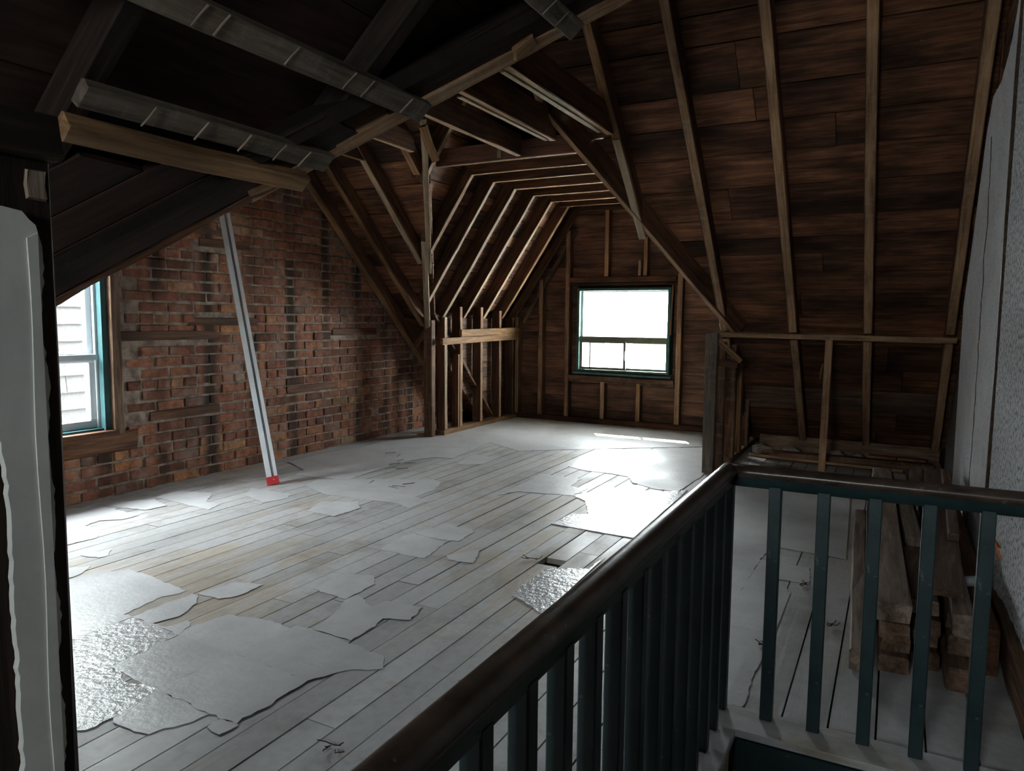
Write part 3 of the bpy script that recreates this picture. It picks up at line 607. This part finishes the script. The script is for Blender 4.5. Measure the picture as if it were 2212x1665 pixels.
# right knee wall, stepping away from the corner post
kr = thing('stud_wall', (DX1 - .03, 6.2, 0), 'row of close-set studs with sole plate right of the back window, behind the stair rail corner', 'stud wall')
def krs(y, z0, z1, w_, d, mt, x=DX1 - .03): return timber('stud', (x, y, z0), (x, y, z1), w_, d, (1, 0, 0), mt, kr, .002)
krs(5.64, .0, .98, .07, .06, 'stud', DX1 + .0); krs(5.80, .03, .92, .035, .05, 'timber'); krs(5.98, .0, .95, .075, .08, 'stud', DX1 + .01); krs(6.28, .04, .85, .09, .05, 'timber', DX1 + .02); krs(6.62, .04, .5, .07, .06, 'stud', DX1 + .02)
timber('sole_plate', (DX1 + .0, 5.9, .022), (DX1 + .0, 7.3, .022), .08, .045, material='timber', parent=kr)
timber('block', (DX1 - .03, 5.58, .83), (DX1 + .10, 5.66, .81), .05, .05, material='timber_dk', parent=kr)
timber('brace', (DX1 - .02, 5.52, 1.0), (DX1 + .14, 5.62, .84), .03, .035, material='timber', parent=kr)
cpst = tag(timber('corner_post', (DX1 - .045, 5.49, 0), (DX1 - .045, 5.49, 1.05), .055, .085, (1, 0, 0), 'timber_grey', None, .002), 'grey-faced square post standing at the near corner of the right knee wall', 'post')
lpst = tag(timber('corner_post', (DX0 - .03, 5.80, 0), (DX0 - .03, 5.80, 1.12), .07, .09, (1, 0, 0), 'stud', None, .003), 'brown split post at the foot of the left valley beam, beside the brick wall', 'post')
# right knee wall of the main slope
km = thing('stud_wall', (-.4, 6.04, 0), 'long thin horizontal rail on one nail-pocked stud across the right rafters', 'stud wall')
timber('rail', (-1.24, 5.775, 1.035), (.365, 5.775, 1.02), .06, .038, material='timber_face', parent=km, jit=.002)
timber('stud', (-.455, 6.0, .0), (-.43, 5.80, 1.01), .05, .035, (0, 1, 0), 'timber_face', km, .002)
timber('splinter', (-.485, 5.85, .72), (-.465, 5.83, .83), .012, .02, (0, 1, 0), 'timber', km, .003)

# ------------------------------------------------------------------ individual beams
def beam(nm, p0, p1, w_, h_, up, mt, lab, cat='beam', grp=None, jit=.002, seg=None, taper=0):
    return tag(timber(nm, p0, p1, w_, h_, up, mt, None, jit, taper, seg, face='timber_face' if mt == 'timber_dk' else None), lab, cat, grp)
# near valley beam (long diagonal)
nv = thing('valley_beam', tuple(VB), 'long diagonal tan beam sweeping from upper centre down to the left post', 'beam')
timber('beam', VB + vd*.62 + vp_*.004 + nP*.03, VB + vd*2.75 + vp_*.004 + nP*.03, .068, .07, vp_.cross(vd), 'timber_face', nv, .003, 0, 16)
timber('beam', VB - vd*.5 - vp_*.002 + nP*.02, VB + vd*.70 - vp_*.002 + nP*.02, .03, .045, vp_.cross(vd), 'timber_dk', nv, .005, 0, 12)
timber('lath_end', VB + vd*1.62 + vp_*.02 - nP*.01, VB + vd*1.70 + vp_*.045 - nP*.005, .05, .02, nP, 'timber', nv, .006)
# stringers with lath marks
beam('stringer', PP(-1.425, .35, -.022), PP(-1.425, vY(PC - PS*1.425) - .0, -.022), .068, .03, nP, 'timber_grey', 'grey lath-marked beam, the longest of those ending on the diagonal beam', jit=.002)
beam('stringer', PP(-1.06, .9, -.022), PP(-1.06, vY(PC - PS*1.06) - .0, -.022), .068, .03, nP, 'timber_grey', 'short grey beam at the top edge, uppermost of those ending on the diagonal beam', jit=.002)
mm_ = thing('stringer', tuple(PP(-1.64, 1.5)), 'double beam, grey above and tan below with a bright lower edge, upper left', 'beam')
timber('upper_board', PP(-1.635, 1.03, -.016), PP(-1.635, 1.82, -.016), .06, .03, nP, 'timber_grey', mm_, .002)
timber('lower_board', PP(-1.70, 1.02, -.03), PP(-1.70, 1.78, -.022), .055, .045, nP, 'timber', mm_, .003)
for (x_, ys) in ((-1.425, (.62, .95, 1.16, 1.22, 1.44, 1.66, 1.74, 1.93)), (-1.635, (1.18, 1.33, 1.47, 1.60, 1.70)), (-1.06, (2.2, 2.3))):
    for y_ in ys:
        pr_ = bpy.data.objects
        host = [o for o in C.objects if o.name.startswith('stringer') and abs((world(o).translation.x) - x_) < .12][0]
        timber('plaster_ridge', PP(x_ - .022, y_, -.040), PP(x_ + .022, y_ + .012, -.038), .0028, .004, nP, 'lumber', host, .0008)
# collar ties reaching the far slope
beam('collar_tie', (-1.66, 2.75, CZ + .085), (-1.66, 4.46, CZ + .085), .045, .17, (0, 0, 1), 'timber_dk', 'collar tie nearest the right-hand rafters, with a splintered pale lower edge')
beam('collar_tie', (-2.05, 2.75, CZ + .09), (-2.05, 4.45, CZ + .09), .045, .18, (0, 0, 1), 'timber_dk', 'middle collar tie meeting the top of the right valley beam')
beam('collar_tie', (-2.46, 3.0, CZ + .075), (-2.46, 4.76, CZ + .075), .045, .15, (0, 0, 1), 'timber_dk', 'collar tie ending against the first dormer ceiling joist')
beam('collar_tie', (-3.1, 3.4, CZ + .075), (-3.1, 4.36, CZ + .075), .045, .13, (0, 0, 1), 'timber_dk', 'short collar tie seen just left of the left valley beam top')
beam('collar_tie', (-3.63, 3.3, CZ + .075), (-3.63, 4.55, CZ + .075), .045, .12, (0, 0, 1), 'timber_dk', 'collar tie end showing between the two limed rafters by the brick gable')
for X_, y0 in ((-1.66, 3.1), (-2.05, 3.35), (-2.46, 3.5)):
    pass
lath = tag(timber('lath', (-1.69, 3.1, CZ - .006), (-1.685, 4.35, CZ - .004), .03, .008, (0, 0, 1), 'timber_lime', None, .002), 'pale splintered lath strip under the collar tie nearest the right rafters', 'lath')
lath2 = tag(timber('lath', (-2.08, 3.35, CZ - .006), (-2.07, 4.4, CZ - .004), .03, .008, (0, 0, 1), 'timber_lime', None, .002), 'pale splintered lath strip with nails under the middle collar tie', 'lath')
# far dormer valleys
vf = lambda z, f: V((f(z), yF(z), z))
a, b = vf(1.03, xr), vf(2.44, xr); d_ = (b - a).normalized(); sd = d_.cross(V((0, 0, 1))).normalized(); upv = sd.cross(d_)
if upv.z < 0: upv = -upv
beam('valley_beam', a + upv*.10, b + upv*.10, .055, .21, upv, 'timber_dk', 'deep dark right valley beam running down past the back window to the corner post', seg=8)
a, b = vf(1.04, xl), vf(2.50, xl); d_ = (b - a).normalized(); sd = d_.cross(V((0, 0, 1))).normalized(); upv = sd.cross(d_)
if upv.z < 0: upv = -upv
lv = thing('valley_beam', tuple(a), 'pale left valley beam of two lapped boards, from the diagonal beam down to the brown post', 'beam')
m1 = a.lerp(b, .33)
timber('lower_board', a + V((.0, 0, -.03)) + upv*.04 + sd*.0, m1.lerp(b, .25) + upv*.04, .05, .09, upv, 'timber_lime', lv, .003)
timber('upper_board', m1 + upv*.045 - sd*.028, b + upv*.045 - sd*.028, .045, .10, upv, 'timber_lime', lv, .003)
timber('sawn_offcut', b + sd*-.045 + V((0, -.03, -.05)), b + sd*-.045 + V((.02, .10, -.26)), .05, .05, upv, 'timber', lv, .003)
beam('strut', (DX0 - .38, 5.85, 1.13), (DX0 - .09, 5.81, 1.10), .04, .04, (0, 0, 1), 'timber_dk', 'short horizontal strut from the brick gable to the brown corner post', 'strut')
beam('brace', (DX0 - .3, 5.95, .86), (DX0 - .09, 5.84, 1.02), .035, .05, (0, 0, 1), 'timber', 'short slanting brace beside the brown corner post', 'brace')

# ------------------------------------------------------------------ right wall
wr = struct(boxes('wall_right', [(.405, -2, -2.5, .5, 7.5, 3.4)], 'lath_edge'))
def jag(pts, amp):
    out = []
    for i in range(len(pts)):
        a, b = V(pts[i]), V(pts[(i+1) % len(pts)]); n = max(1, int((b-a).length/.05))
        for k in range(n):
            t = k/n; p = a.lerp(b, t)
            if k: p = p + V((0, random.uniform(-amp, amp), random.uniform(-amp, amp)))
            out.append(p)
    return out
slab('plaster', jag([(.368, 3.63, .02), (.368, 5.42, .02), (.368, 5.46, 1.24), (.368, 5.10, 1.62), (.368, 4.66, 2.14), (.368, 4.45, 2.27), (.368, 4.1, 2.25), (.368, 3.80, 2.33), (.368, 3.61, 2.48)], .006), (1, 0, 0), .032, 'plaster', wr, (0, 0, 1))
slab('plaster', jag([(.37, 1.2, .26), (.37, 2.2, .22), (.37, 2.9, .20), (.37, 3.54, .12), (.37, 3.51, 2.45), (.37, 3.42, 2.27), (.37, 3.2, 2.42), (.37, 1.2, 2.5)], .006), (1, 0, 0), .03, 'plaster_rough', wr, (0, 0, 1))
timber('lath_edge', (.383, 3.585, .10), (.383, 3.56, 2.42), .022, .034, (1, 0, 0), 'lath_edge', wr, .004)
timber('baseboard', (.375, 2.02, .09), (.375, 3.6, .08), .02, .15, (0, 0, 1), 'lumber_br', wr, .006)
for q in range(7):
    zz = 2.35 + q*.055; timber('lath', (.395, 3.0, zz), (.395, 4.6 - q*.07, zz), .006, .035, (0, 0, 1), 'timber_dk', wr, .002)
timber('stud', (.40, 4.42, 2.2), (.40, 4.42, 2.9), .06, .03, (1, 0, 0), 'timber_dk', wr, .002)
def crack(pts, rad, par):
    return tube('crack', pts, rad, 'lath_edge', par, 4)
cp_ = []
zz = .1; yy = 4.33
while zz < 2.1:
    cp_.append((.368, yy, zz)); zz += random.uniform(.02, .06); yy += random.uniform(-.03, .03) + (.0 if abs(yy - 4.38) < .08 else (4.38 - yy)*.2)
crack(cp_, .0035, wr)

# front wall behind the camera with an unseen window added as fill light, other closures
F0, F1, FZ0, FZ1 = -.95, -.20, 1.30, 1.90
wf = struct(boxes('wall_front', [(-4.7, -2.12, -2.5, F0, -2.02, 3.5), (F1, -2.12, -2.5, .5, -2.02, 3.5), (F0, -2.12, -2.5, F1, -2.02, FZ0), (F0, -2.12, FZ1, F1, -2.02, 3.5)], 'plaster_post'))
w3 = struct(boxes('fill_window', [(F0, -2.1, FZ0, F0+.05, -2.04, FZ1), (F1-.05, -2.1, FZ0, F1, -2.04, FZ1), (F0, -2.1, FZ0, F1, -2.04, FZ0+.05), (F0, -2.1, FZ1-.05, F1, -2.04, FZ1), (F0, -2.1, 1.59, F1, -2.04, 1.62)], 'vinyl'))
boxes('pane', [(F0+.05, -2.075, FZ0+.05, F1-.05, -2.072, FZ1-.05)], 'glass', w3)

# ------------------------------------------------------------------ stairwell
sw = struct(boxes('wall_stairwell', [(OX - .06, -2, -2.5, OX - .012, OY + .0, -.03), (OX - .06, OY, -2.5, .4, OY + .05, -.03), (OX - .06, -2.1, -2.6, .5, OY + .05, -2.5)], 'plaster_post'))
boxes('fascia', [(OX - .012, -2, -.30, OX - .0, OY - .0, -.012), (OX, OY - .012, -.30, .37, OY, -.012)], 'green', sw)
for k in range(9):
    yk = 1.0 - k*.22
    slab('tread', [(OX, yk - .12, -2.2 + k*.2), (.4, yk - .12, -2.2 + k*.2), (.4, yk + .14, -2.2 + k*.2), (OX, yk + .14, -2.2 + k*.2)], (0, 0, -1), .03, 'lumber', sw)
slab('torn_paper', jag([(OX + .004, 2.0, -.05), (OX + .004, 1.8, -.03), (OX + .004, 1.7, -.2), (OX + .004, 1.99, -.22)], .01), (1, 0, 0), .003, 'paper', sw)
slab('torn_paper', [(-.34, OY - .016, -.10), (-.30, OY - .018, -.16), (-.22, OY - .03, -.18), (-.18, OY - .016, -.24), (-.34, OY - .016, -.26)], (0, -1, 0), .002, 'paper', sw)
tr = struct(timber('trim_1', (OX - .035, -2, .006), (OX - .035, OY + .10, .006), .11, .022, material='floor', jit=.001))
tr2 = struct(timber('trim_2', (OX - .09, OY + .045, .008), (.37, OY + .045, .008), .13, .022, material='floor', jit=.001))

# ------------------------------------------------------------------ stair railing
RX, RY, RT = -.400, 2.10, .748
rl = thing('stair_railing', (RX, RY, 0), 'dark green baluster railing with worn brown handrail around the stairwell', 'railing')
prof = [(-.030, 0), (-.034, -.010), (-.030, -.020), (-.024, -.026), (-.024, -.034), (-.018, -.040), (-.018, -.062), (.018, -.062), (.018, -.040), (.024, -.034), (.024, -.026), (.030, -.020), (.034, -.010), (.030, 0), (.018, .010), (0, .014), (-.018, .010)]
prof = [(a*.80, b*.80) for a, b in prof]
def handrail(p0, p1, mt, sub=24, m0=0, m1=0):
    p0, p1 = V(p0), V(p1); d = (p1 - p0).normalized(); s = V((d.y, -d.x, 0)); n = len(prof); vs, fs = [], []
    L = (p1 - p0).length
    for i in range(sub + 1):
        t = i/sub
        for (a, b) in prof:
            e = 0
            if i == 0: e = m0*a
            if i == sub: e = m1*a
            j = random.uniform(-1, 1)*.0005
            vs.append(p0 + d*(L*t + e) + s*(a + j) + V((0, 0, b + j - .014)))
    for i in range(sub):
        for j in range(n): fs.append((i*n+j, i*n+(j+1) % n, (i+1)*n+(j+1) % n, (i+1)*n+j))
    fs += [tuple(range(n-1, -1, -1)), tuple(sub*n+j for j in range(n))]
    o = mesh_obj('handrail', vs, fs, mt, rl, frame((p0+p1)/2, d, (0, 0, 1)), True)
    o.data.materials.append(M['green'])
    for k, p in enumerate(o.data.polygons):
        if k < sub*n and max(prof[k % n][1], prof[(k+1) % n][1]) < -.020: p.material_index = 1
    return o
handrail((RX, -.6, RT), (RX, RY, RT), 'rail', 30, 0, -1)
handrail((RX, RY, RT), (.37, RY, RT), 'rail', 14, -1, 0)
for i, yb in enumerate([RY - .118*k for k in range(22)]):
    zb = .018
    timber('baluster', (RX, yb, zb), (RX, yb, RT - .058), .031, .031, (1, 0, 0), 'green', rl, .0004)
for k in range(1, 6):
    xb = RX + .124*k + .003
    timber('baluster', (xb, RY, .018), (xb, RY, RT - .058), .033, .031, (0, 1, 0), 'green', rl, .0004)

# ------------------------------------------------------------------ plastered post at left
ps = thing('plastered_post', (-1.28, .65, 0), 'grey-plastered wooden post in the left foreground with broken plaster edges', 'post')
timber('timber_core', (-1.31, .62, 0), (-1.31, .62, 1.40), .25, .10, (1, 0, 0), 'timber_blackish', ps, .002)
pp = []
def edge(y, z0, z1, n):
    return [(-1.258, y + random.uniform(-.0022, .0022) + .0035*math.sin(i*.37) , z0 + (z1 - z0)*i/n) for i in range(n + 1)]
poly = edge(.711, .0, 1.27, 110) + [(-1.258, .705, 1.292), (-1.258, .695, 1.300), (-1.258, .685, 1.312), (-1.258, .655, 1.316), (-1.258, .63, 1.313), (-1.258, .58, 1.316)] + [(-1.258, .60 + .043*min(1, max(0, (1.22 - zq)/.35)) + random.uniform(-.002, .002), zq) for zq in [1.25 - 1.25*q/90 for q in range(91)]]
slab('plaster', poly, (1, 0, 0), .014, 'plaster_post', ps, (0, 0, 1))
slab('plaster', [(-1.244, .689 + .002*math.sin(i*.9), 1.27 - i*.0635) for i in range(21)] + [(-1.244, .706, 0), (-1.244, .706, 1.28)], (1, 0, 0), .003, 'plaster_post', ps, (0, 0, 1))
timber('patch', (-1.256, .715, 1.335), (-1.256, .715, 1.38), .03, .004, (1, 0, 0), 'lumber', ps, .002)
hd = tag(timber('header_beam', (-1.29, -.3, 1.435), (-1.29, .748, 1.435), .10, .075, material='timber_blackish', jit=.004), 'rough brown header beam lying on top of the plastered post', 'beam')

# ------------------------------------------------------------------ leaning aluminium pole
pb, pt = V((-3.715, 3.59, 0)), V((-4.28, 3.70, 2.0)); dp = (pt - pb).normalized()
pl = thing('aluminium_pole', tuple(pb), 'white aluminium channel pole with red foot leaning against the brick wall', 'pole')
P_ = lambda t: pb + dp*t
vw = (V((0, 0, 1.15)) - pb).normalized(); sdv = dp.cross(vw).normalized(); fr = sdv.cross(dp)
if fr.dot(vw) < 0: fr = -fr
L = (pt - pb).length
def pext(nm, prof_, t0, t1, mt):
    prof_ = [(a*1.15, b*1.1) for a, b in prof_]; n = len(prof_); vs = [P_(t) + sdv*a + fr*b for t in (t0, t1) for a, b in prof_]
    return mesh_obj(nm, vs, [tuple(range(n-1, -1, -1)), tuple(range(n, 2*n))] + [(i, (i+1) % n, (i+1) % n+n, i+n) for i in range(n)], mt, pl, frame(P_((t0+t1)/2), dp, fr))
pext('shaft', [(-.032, -.025), (.032, -.025), (.032, .018), (.012, .018), (.012, .008), (-.002, .008), (-.002, .022), (-.032, .022)], .05, L + .05, 'alu')
pext('groove', [(-.0018, .008), (.0118, .008), (.0118, .0095), (-.0018, .0095)], .05, L + .05, 'alu_dk')
pext('red_foot', [(-.035, -.028), (.035, -.028), (.035, .025), (-.035, .025)], .0, .055, 'red')
o = pext('bolt', [(.004, .024), (.010, .024), (.010, .029), (.004, .029)], .030, .036, 'alu')

# ------------------------------------------------------------------ lumber pile
def lum(x0, y0, x1, y1, z, w_, h_, mt, lab, z1=None, tilt=0):
    up = V((math.sin(tilt), 0, math.cos(tilt)))
    o = timber('board', (x0, y0, z + h_/2), (x1, y1, (z if z1 is None else z1) + h_/2), w_, h_, up, mt, None, .0028)
    return tag(o, lab, 'board', 'salvaged boards stacked by the right wall')
lum(-.055, 2.58, -.13, 4.55, 0, .058, .075, 'lumber', 'dusty long board on the floor along the left side of the lumber pile')
lum(-.035, 2.72, -.085, 4.3, .078, .012, .12, 'lumber', 'thin pale strip standing on edge between pile and floor board', .078, .0)
lum(.045, 2.62, .0, 4.7, 0, .09, .055, 'lumber_br', 'bottom board of the left stack, near end broken')
lum(.05, 2.66, .0, 4.9, .057, .085, .05, 'lumber_br', 'second board up in the left stack, splintered near end')
lum(.045, 2.63, -.01, 4.6, .11, .09, .055, 'lumber_br', 'third board up in the left stack')
lum(.05, 2.68, -.02, 4.75, .168, .085, .05, 'lumber_br', 'fourth board up in the left stack, brown rough end')
lum(.035, 2.49, -.035, 4.80, .222, .100, .06, 'lumber', 'wide weathered board topping the left stack, sawn end toward the railing')
lum(.145, 2.70, .07, 4.7, .0, .07, .06, 'lumber_br', 'bottom board of the middle stack in deep shade')
lum(.14, 2.74, .08, 4.6, .062, .075, .055, 'lumber_br', 'second board up in the middle stack')
lum(.145, 2.70, .09, 4.8, .12, .07, .055, 'lumber_br', 'third board up in the middle stack')
lum(.13, 2.72, .06, 4.6, .178, .08, .05, 'lumber', 'grey board under the wide grained plank, chewed near end')
lum(.105, 3.35, .055, 4.70, .232, .06, .045, 'lumber', 'short board between the two top planks with nails in its end')
lum(.235, 2.58, .18, 4.7, .0, .085, .075, 'lumber_br', 'bottom board of the right stack, protruding toward the railing')
lum(.24, 2.68, .2, 4.7, .078, .08, .06, 'lumber_br', 'second board up in the right stack')
lum(.235, 2.74, .2, 4.7, .14, .08, .055, 'lumber_br', 'third board up in the right stack')
lum(.225, 2.52, .22, 4.4, .20, .055, .07, 'lumber', 'split-ended timber poking out under the wide grained plank')
lum(.165, 2.62, .245, 4.70, .285, .125, .022, 'lumber_br', 'wide tan plank with bold grain on top of the right stack', .30)
lum(.235, 3.22, .272, 4.55, .309, .038, .03, 'lumber_br', 'narrow batten with notched end lying on the wide tan plank', .325)
lum(.13, 4.3, .15, 5.0, .24, .06, .03, 'lumber_br', 'splintered short board at the far end of the pile')
lum(.315, 2.75, .32, 4.6, .0, .06, .16, 'timber_dk', 'dark board on edge squeezed against the right wall')
cb = tag(tube('cable_scrap', [(.362, 3.02, .36), (.345, 3.01, .385), (.35, 2.99, .36), (.36, 2.98, .33), (.35, 3.0, .32)], .004, 'orange'), 'small orange cable scrap poking from the right wall', 'cable')
tb = tag(tube('pipe', [(.245, 2.95, .24), (.32, 2.98, .245)], .018, 'alu_dk', None, 12), 'short grey pipe end in the shadow right of the lumber pile', 'pipe')

# ------------------------------------------------------------------ bits along the eaves and floor
lb = tag(timber('loose_board', (-1.0, 6.12, .05), (.10, 6.0, .05), .15, .022, (0, .25, 1), 'timber_face', None, .003), 'long tan board lying at the foot of the right rafters', 'board')
lb2 = tag(timber('loose_board', (-.95, 6.32, .045), (.30, 6.35, .045), .10, .05, (0, 0, 1), 'stud', None, .003), 'darker board behind the long tan board at the foot of the rafters', 'board')
for i, (x_, y_, rr, lab) in enumerate(((-.98, 6.55, (.09, .06, .06), 'whitish plaster lump left of the first bay under the rafters'), (-.76, 6.6, (.09, .05, .05), 'flattish grey plaster lump between the first two right rafters'), (-.42, 6.45, (.10, .05, .07), 'pale lime rubble heap beside the nail-pocked stud'), (-.24, 6.6, (.06, .05, .05), 'small rubble heap against the third right rafter'))):
    tag(lump('plaster_lump', (x_, y_, -.005), rr, 'rubble'), lab, 'rubble')
for (x_, lab) in ((-.05, 'old brick lying under the last bay of rafters, left one'), (.16, 'old brick lying under the last bay of rafters, right one')):
    o = bpy.data.objects.new('loose_brick', LONG[0]); o.location = (x_, 6.56, .033); o.rotation_euler = (0, 0, 1.5); link(o); tag(o, lab, 'brick')
cr = tag(slab('paper_scrap', jag([(-4.15, 5.9, .006), (-3.97, 5.84, .03), (-3.93, 5.96, .02), (-4.1, 6.05, .01)], .008), (0, 0, 1), .002, 'paper', None, (1, 0, 0)), 'curled tan paper scrap on the floor behind the brown corner post', 'paper')
# bent nails and splinters on the floor
def nails(cx, cy, n, s, lab):
    t = thing('nail_cluster', (cx, cy, 0), lab, 'nails')
    for k in range(n):
        a = random.uniform(0, 6.28); l = random.uniform(.5, 1)*s; x_, y_ = cx + random.uniform(-s, s)*.4, cy + random.uniform(-s, s)*.4
        tube('nail', [(x_, y_, .007), (x_ + math.cos(a)*l*.6, y_ + math.sin(a)*l*.6, .010), (x_ + math.cos(a+.3)*l, y_ + math.sin(a+.3)*l, .018)], .0018, 'nail', t, 5)
nails(-1.13, 1.90, 7, .05, 'cluster of bent rusty nails beside the small hole in the front boards')
nails(-1.27, 1.42, 7, .045, 'tuft of nails and splinters nearest the bottom edge of the photo')
nails(-.93, 2.36, 5, .05, 'bent nails on the dusty boards left of the railing, middle of its run')
nails(-1.0, 3.2, 6, .05, 'nails scattered on the dirty patch close to the railing')
nails(-1.48, 3.05, 5, .05, 'nails by the rectangular hole in the floor boards')
nails(-.36, 2.62, 6, .03, 'small nails in a line on the boards behind the corner of the railing')
nails(-.30, 3.32, 6, .04, 'dark splinters at the torn sheet edge left of the lumber pile')
nails(-.16, 2.92, 6, .035, 'twiggy dark splinters on the floor against the long dusty board')
for (cx, cy, n, lab) in ((-3.55, 4.6, 7, 'thin splinters scattered near the brick wall past the pole'), (-2.85, 3.75, 4, 'a few splinters on the sheeting in front of the pole')):
    t = thing('splinters', (cx, cy, 0), lab, 'splinters')
    for k in range(n):
        x_, y_, a = cx + random.uniform(-.3, .3), cy + random.uniform(-.3, .3), random.uniform(0, 3.1)
        timber('splinter', (x_, y_, .012), (x_ + math.cos(a)*.09, y_ + math.sin(a)*.09, .012), .003, .003, material='lumber_br', parent=t, jit=.001)

# ------------------------------------------------------------------ outside
gr = struct(boxes('ground', [(-60, -30, -3.3, 60, 90, -3.2)], 'white_paint'))
struct(boxes('lawn', [(-9.8, 22, -3.2, -2, 30, -3.17)], 'grass'))
nh = thing('neighbour_house', (-6.3, 3, -3.2), 'pale shingled neighbour house wall outside the left window', 'house')
boxes('wall', [(-7.6, -4, -3.2, -7.05, 11, 2.35)], 'siding', nh)
slab('roof', [(-6.9, -4, 2.35), (-6.9, 11, 2.35), (-9.5, 11, 3.5), (-9.5, -4, 3.5)], (0, 0, 1), .08, 'roofing', nh, (0, 1, 0))
z = -.6; i = 0
while z < 1.7:
    y = 1.5 + (.12 if i % 2 else 0)
    while y < 6.6:
        y2 = y + random.choice((.3, .36, .42)); slab('shingle', [(-7.03, y + .003, z), (-7.03, y2 - .003, z), (-7.048, y2 - .003, z + .17), (-7.048, y + .003, z + .17)], (-1, 0, .1), .008, 'siding', nh, (0, 1, 0)); y = y2
    z += .165; i += 1
ev = struct(slab('sun_blocker_eave', [(-4.3, 7.62, 1.74), (-.8, 7.62, 1.74), (-.8, 8.52, 1.58), (-4.3, 8.52, 1.58)], (0, 0, 1), .08, 'white_paint'))  # unseen overhang, added and set low to cut the sun patch to a streak
h2 = thing('white_house', (-12, 30, -3.2), 'white house far beyond the back window', 'house')
boxes('wall', [(-26, 30, -3.2, -10.2, 38, .9)], 'white_paint', h2); slab('roof', [(-26.5, 29.5, .8), (-9.7, 29.5, .8), (-9.7, 34, 3.5), (-26.5, 34, 3.5)], (0, 0, 1), .2, 'roofing', h2)
boxes('window', [(-11.9, 29.95, -1.5, -11.2, 30.02, .1), (-13.9, 29.95, -1.5, -13.2, 30.02, .1)], 'roofing', h2)
fe = thing('garden_fence', (-9.5, 27, -3.2), 'dark garden fence on the grass beyond the back window', 'fence')
for k in range(9): boxes('slat', [(-10.2 + k*.28, 27, -3.2, -10.05 + k*.28, 27.05, -1.9)], 'nail', fe)
boxes('rail', [(-10.3, 27.05, -2.2, -7.6, 27.1, -2.1), (-10.3, 27.05, -2.9, -7.6, 27.1, -2.8)], 'nail', fe)
tt = thing('garden_tree', (-9.0, 29, -3.2), 'green tree beyond the back window', 'tree')
tube('trunk', [(-9.0, 29, -3.2), (-9.0, 29, -1.5), (-8.9, 29, -.5)], [.14, .1, .06], 'timber_dk', tt)
cr_ = lump('crown', (-9.0, 29, -1.8), (.75, .75, 1.5), 'leaf', None, 4, .6); cr_.parent = tt; cr_.matrix_basis = world(tt).inverted() @ world(cr_)
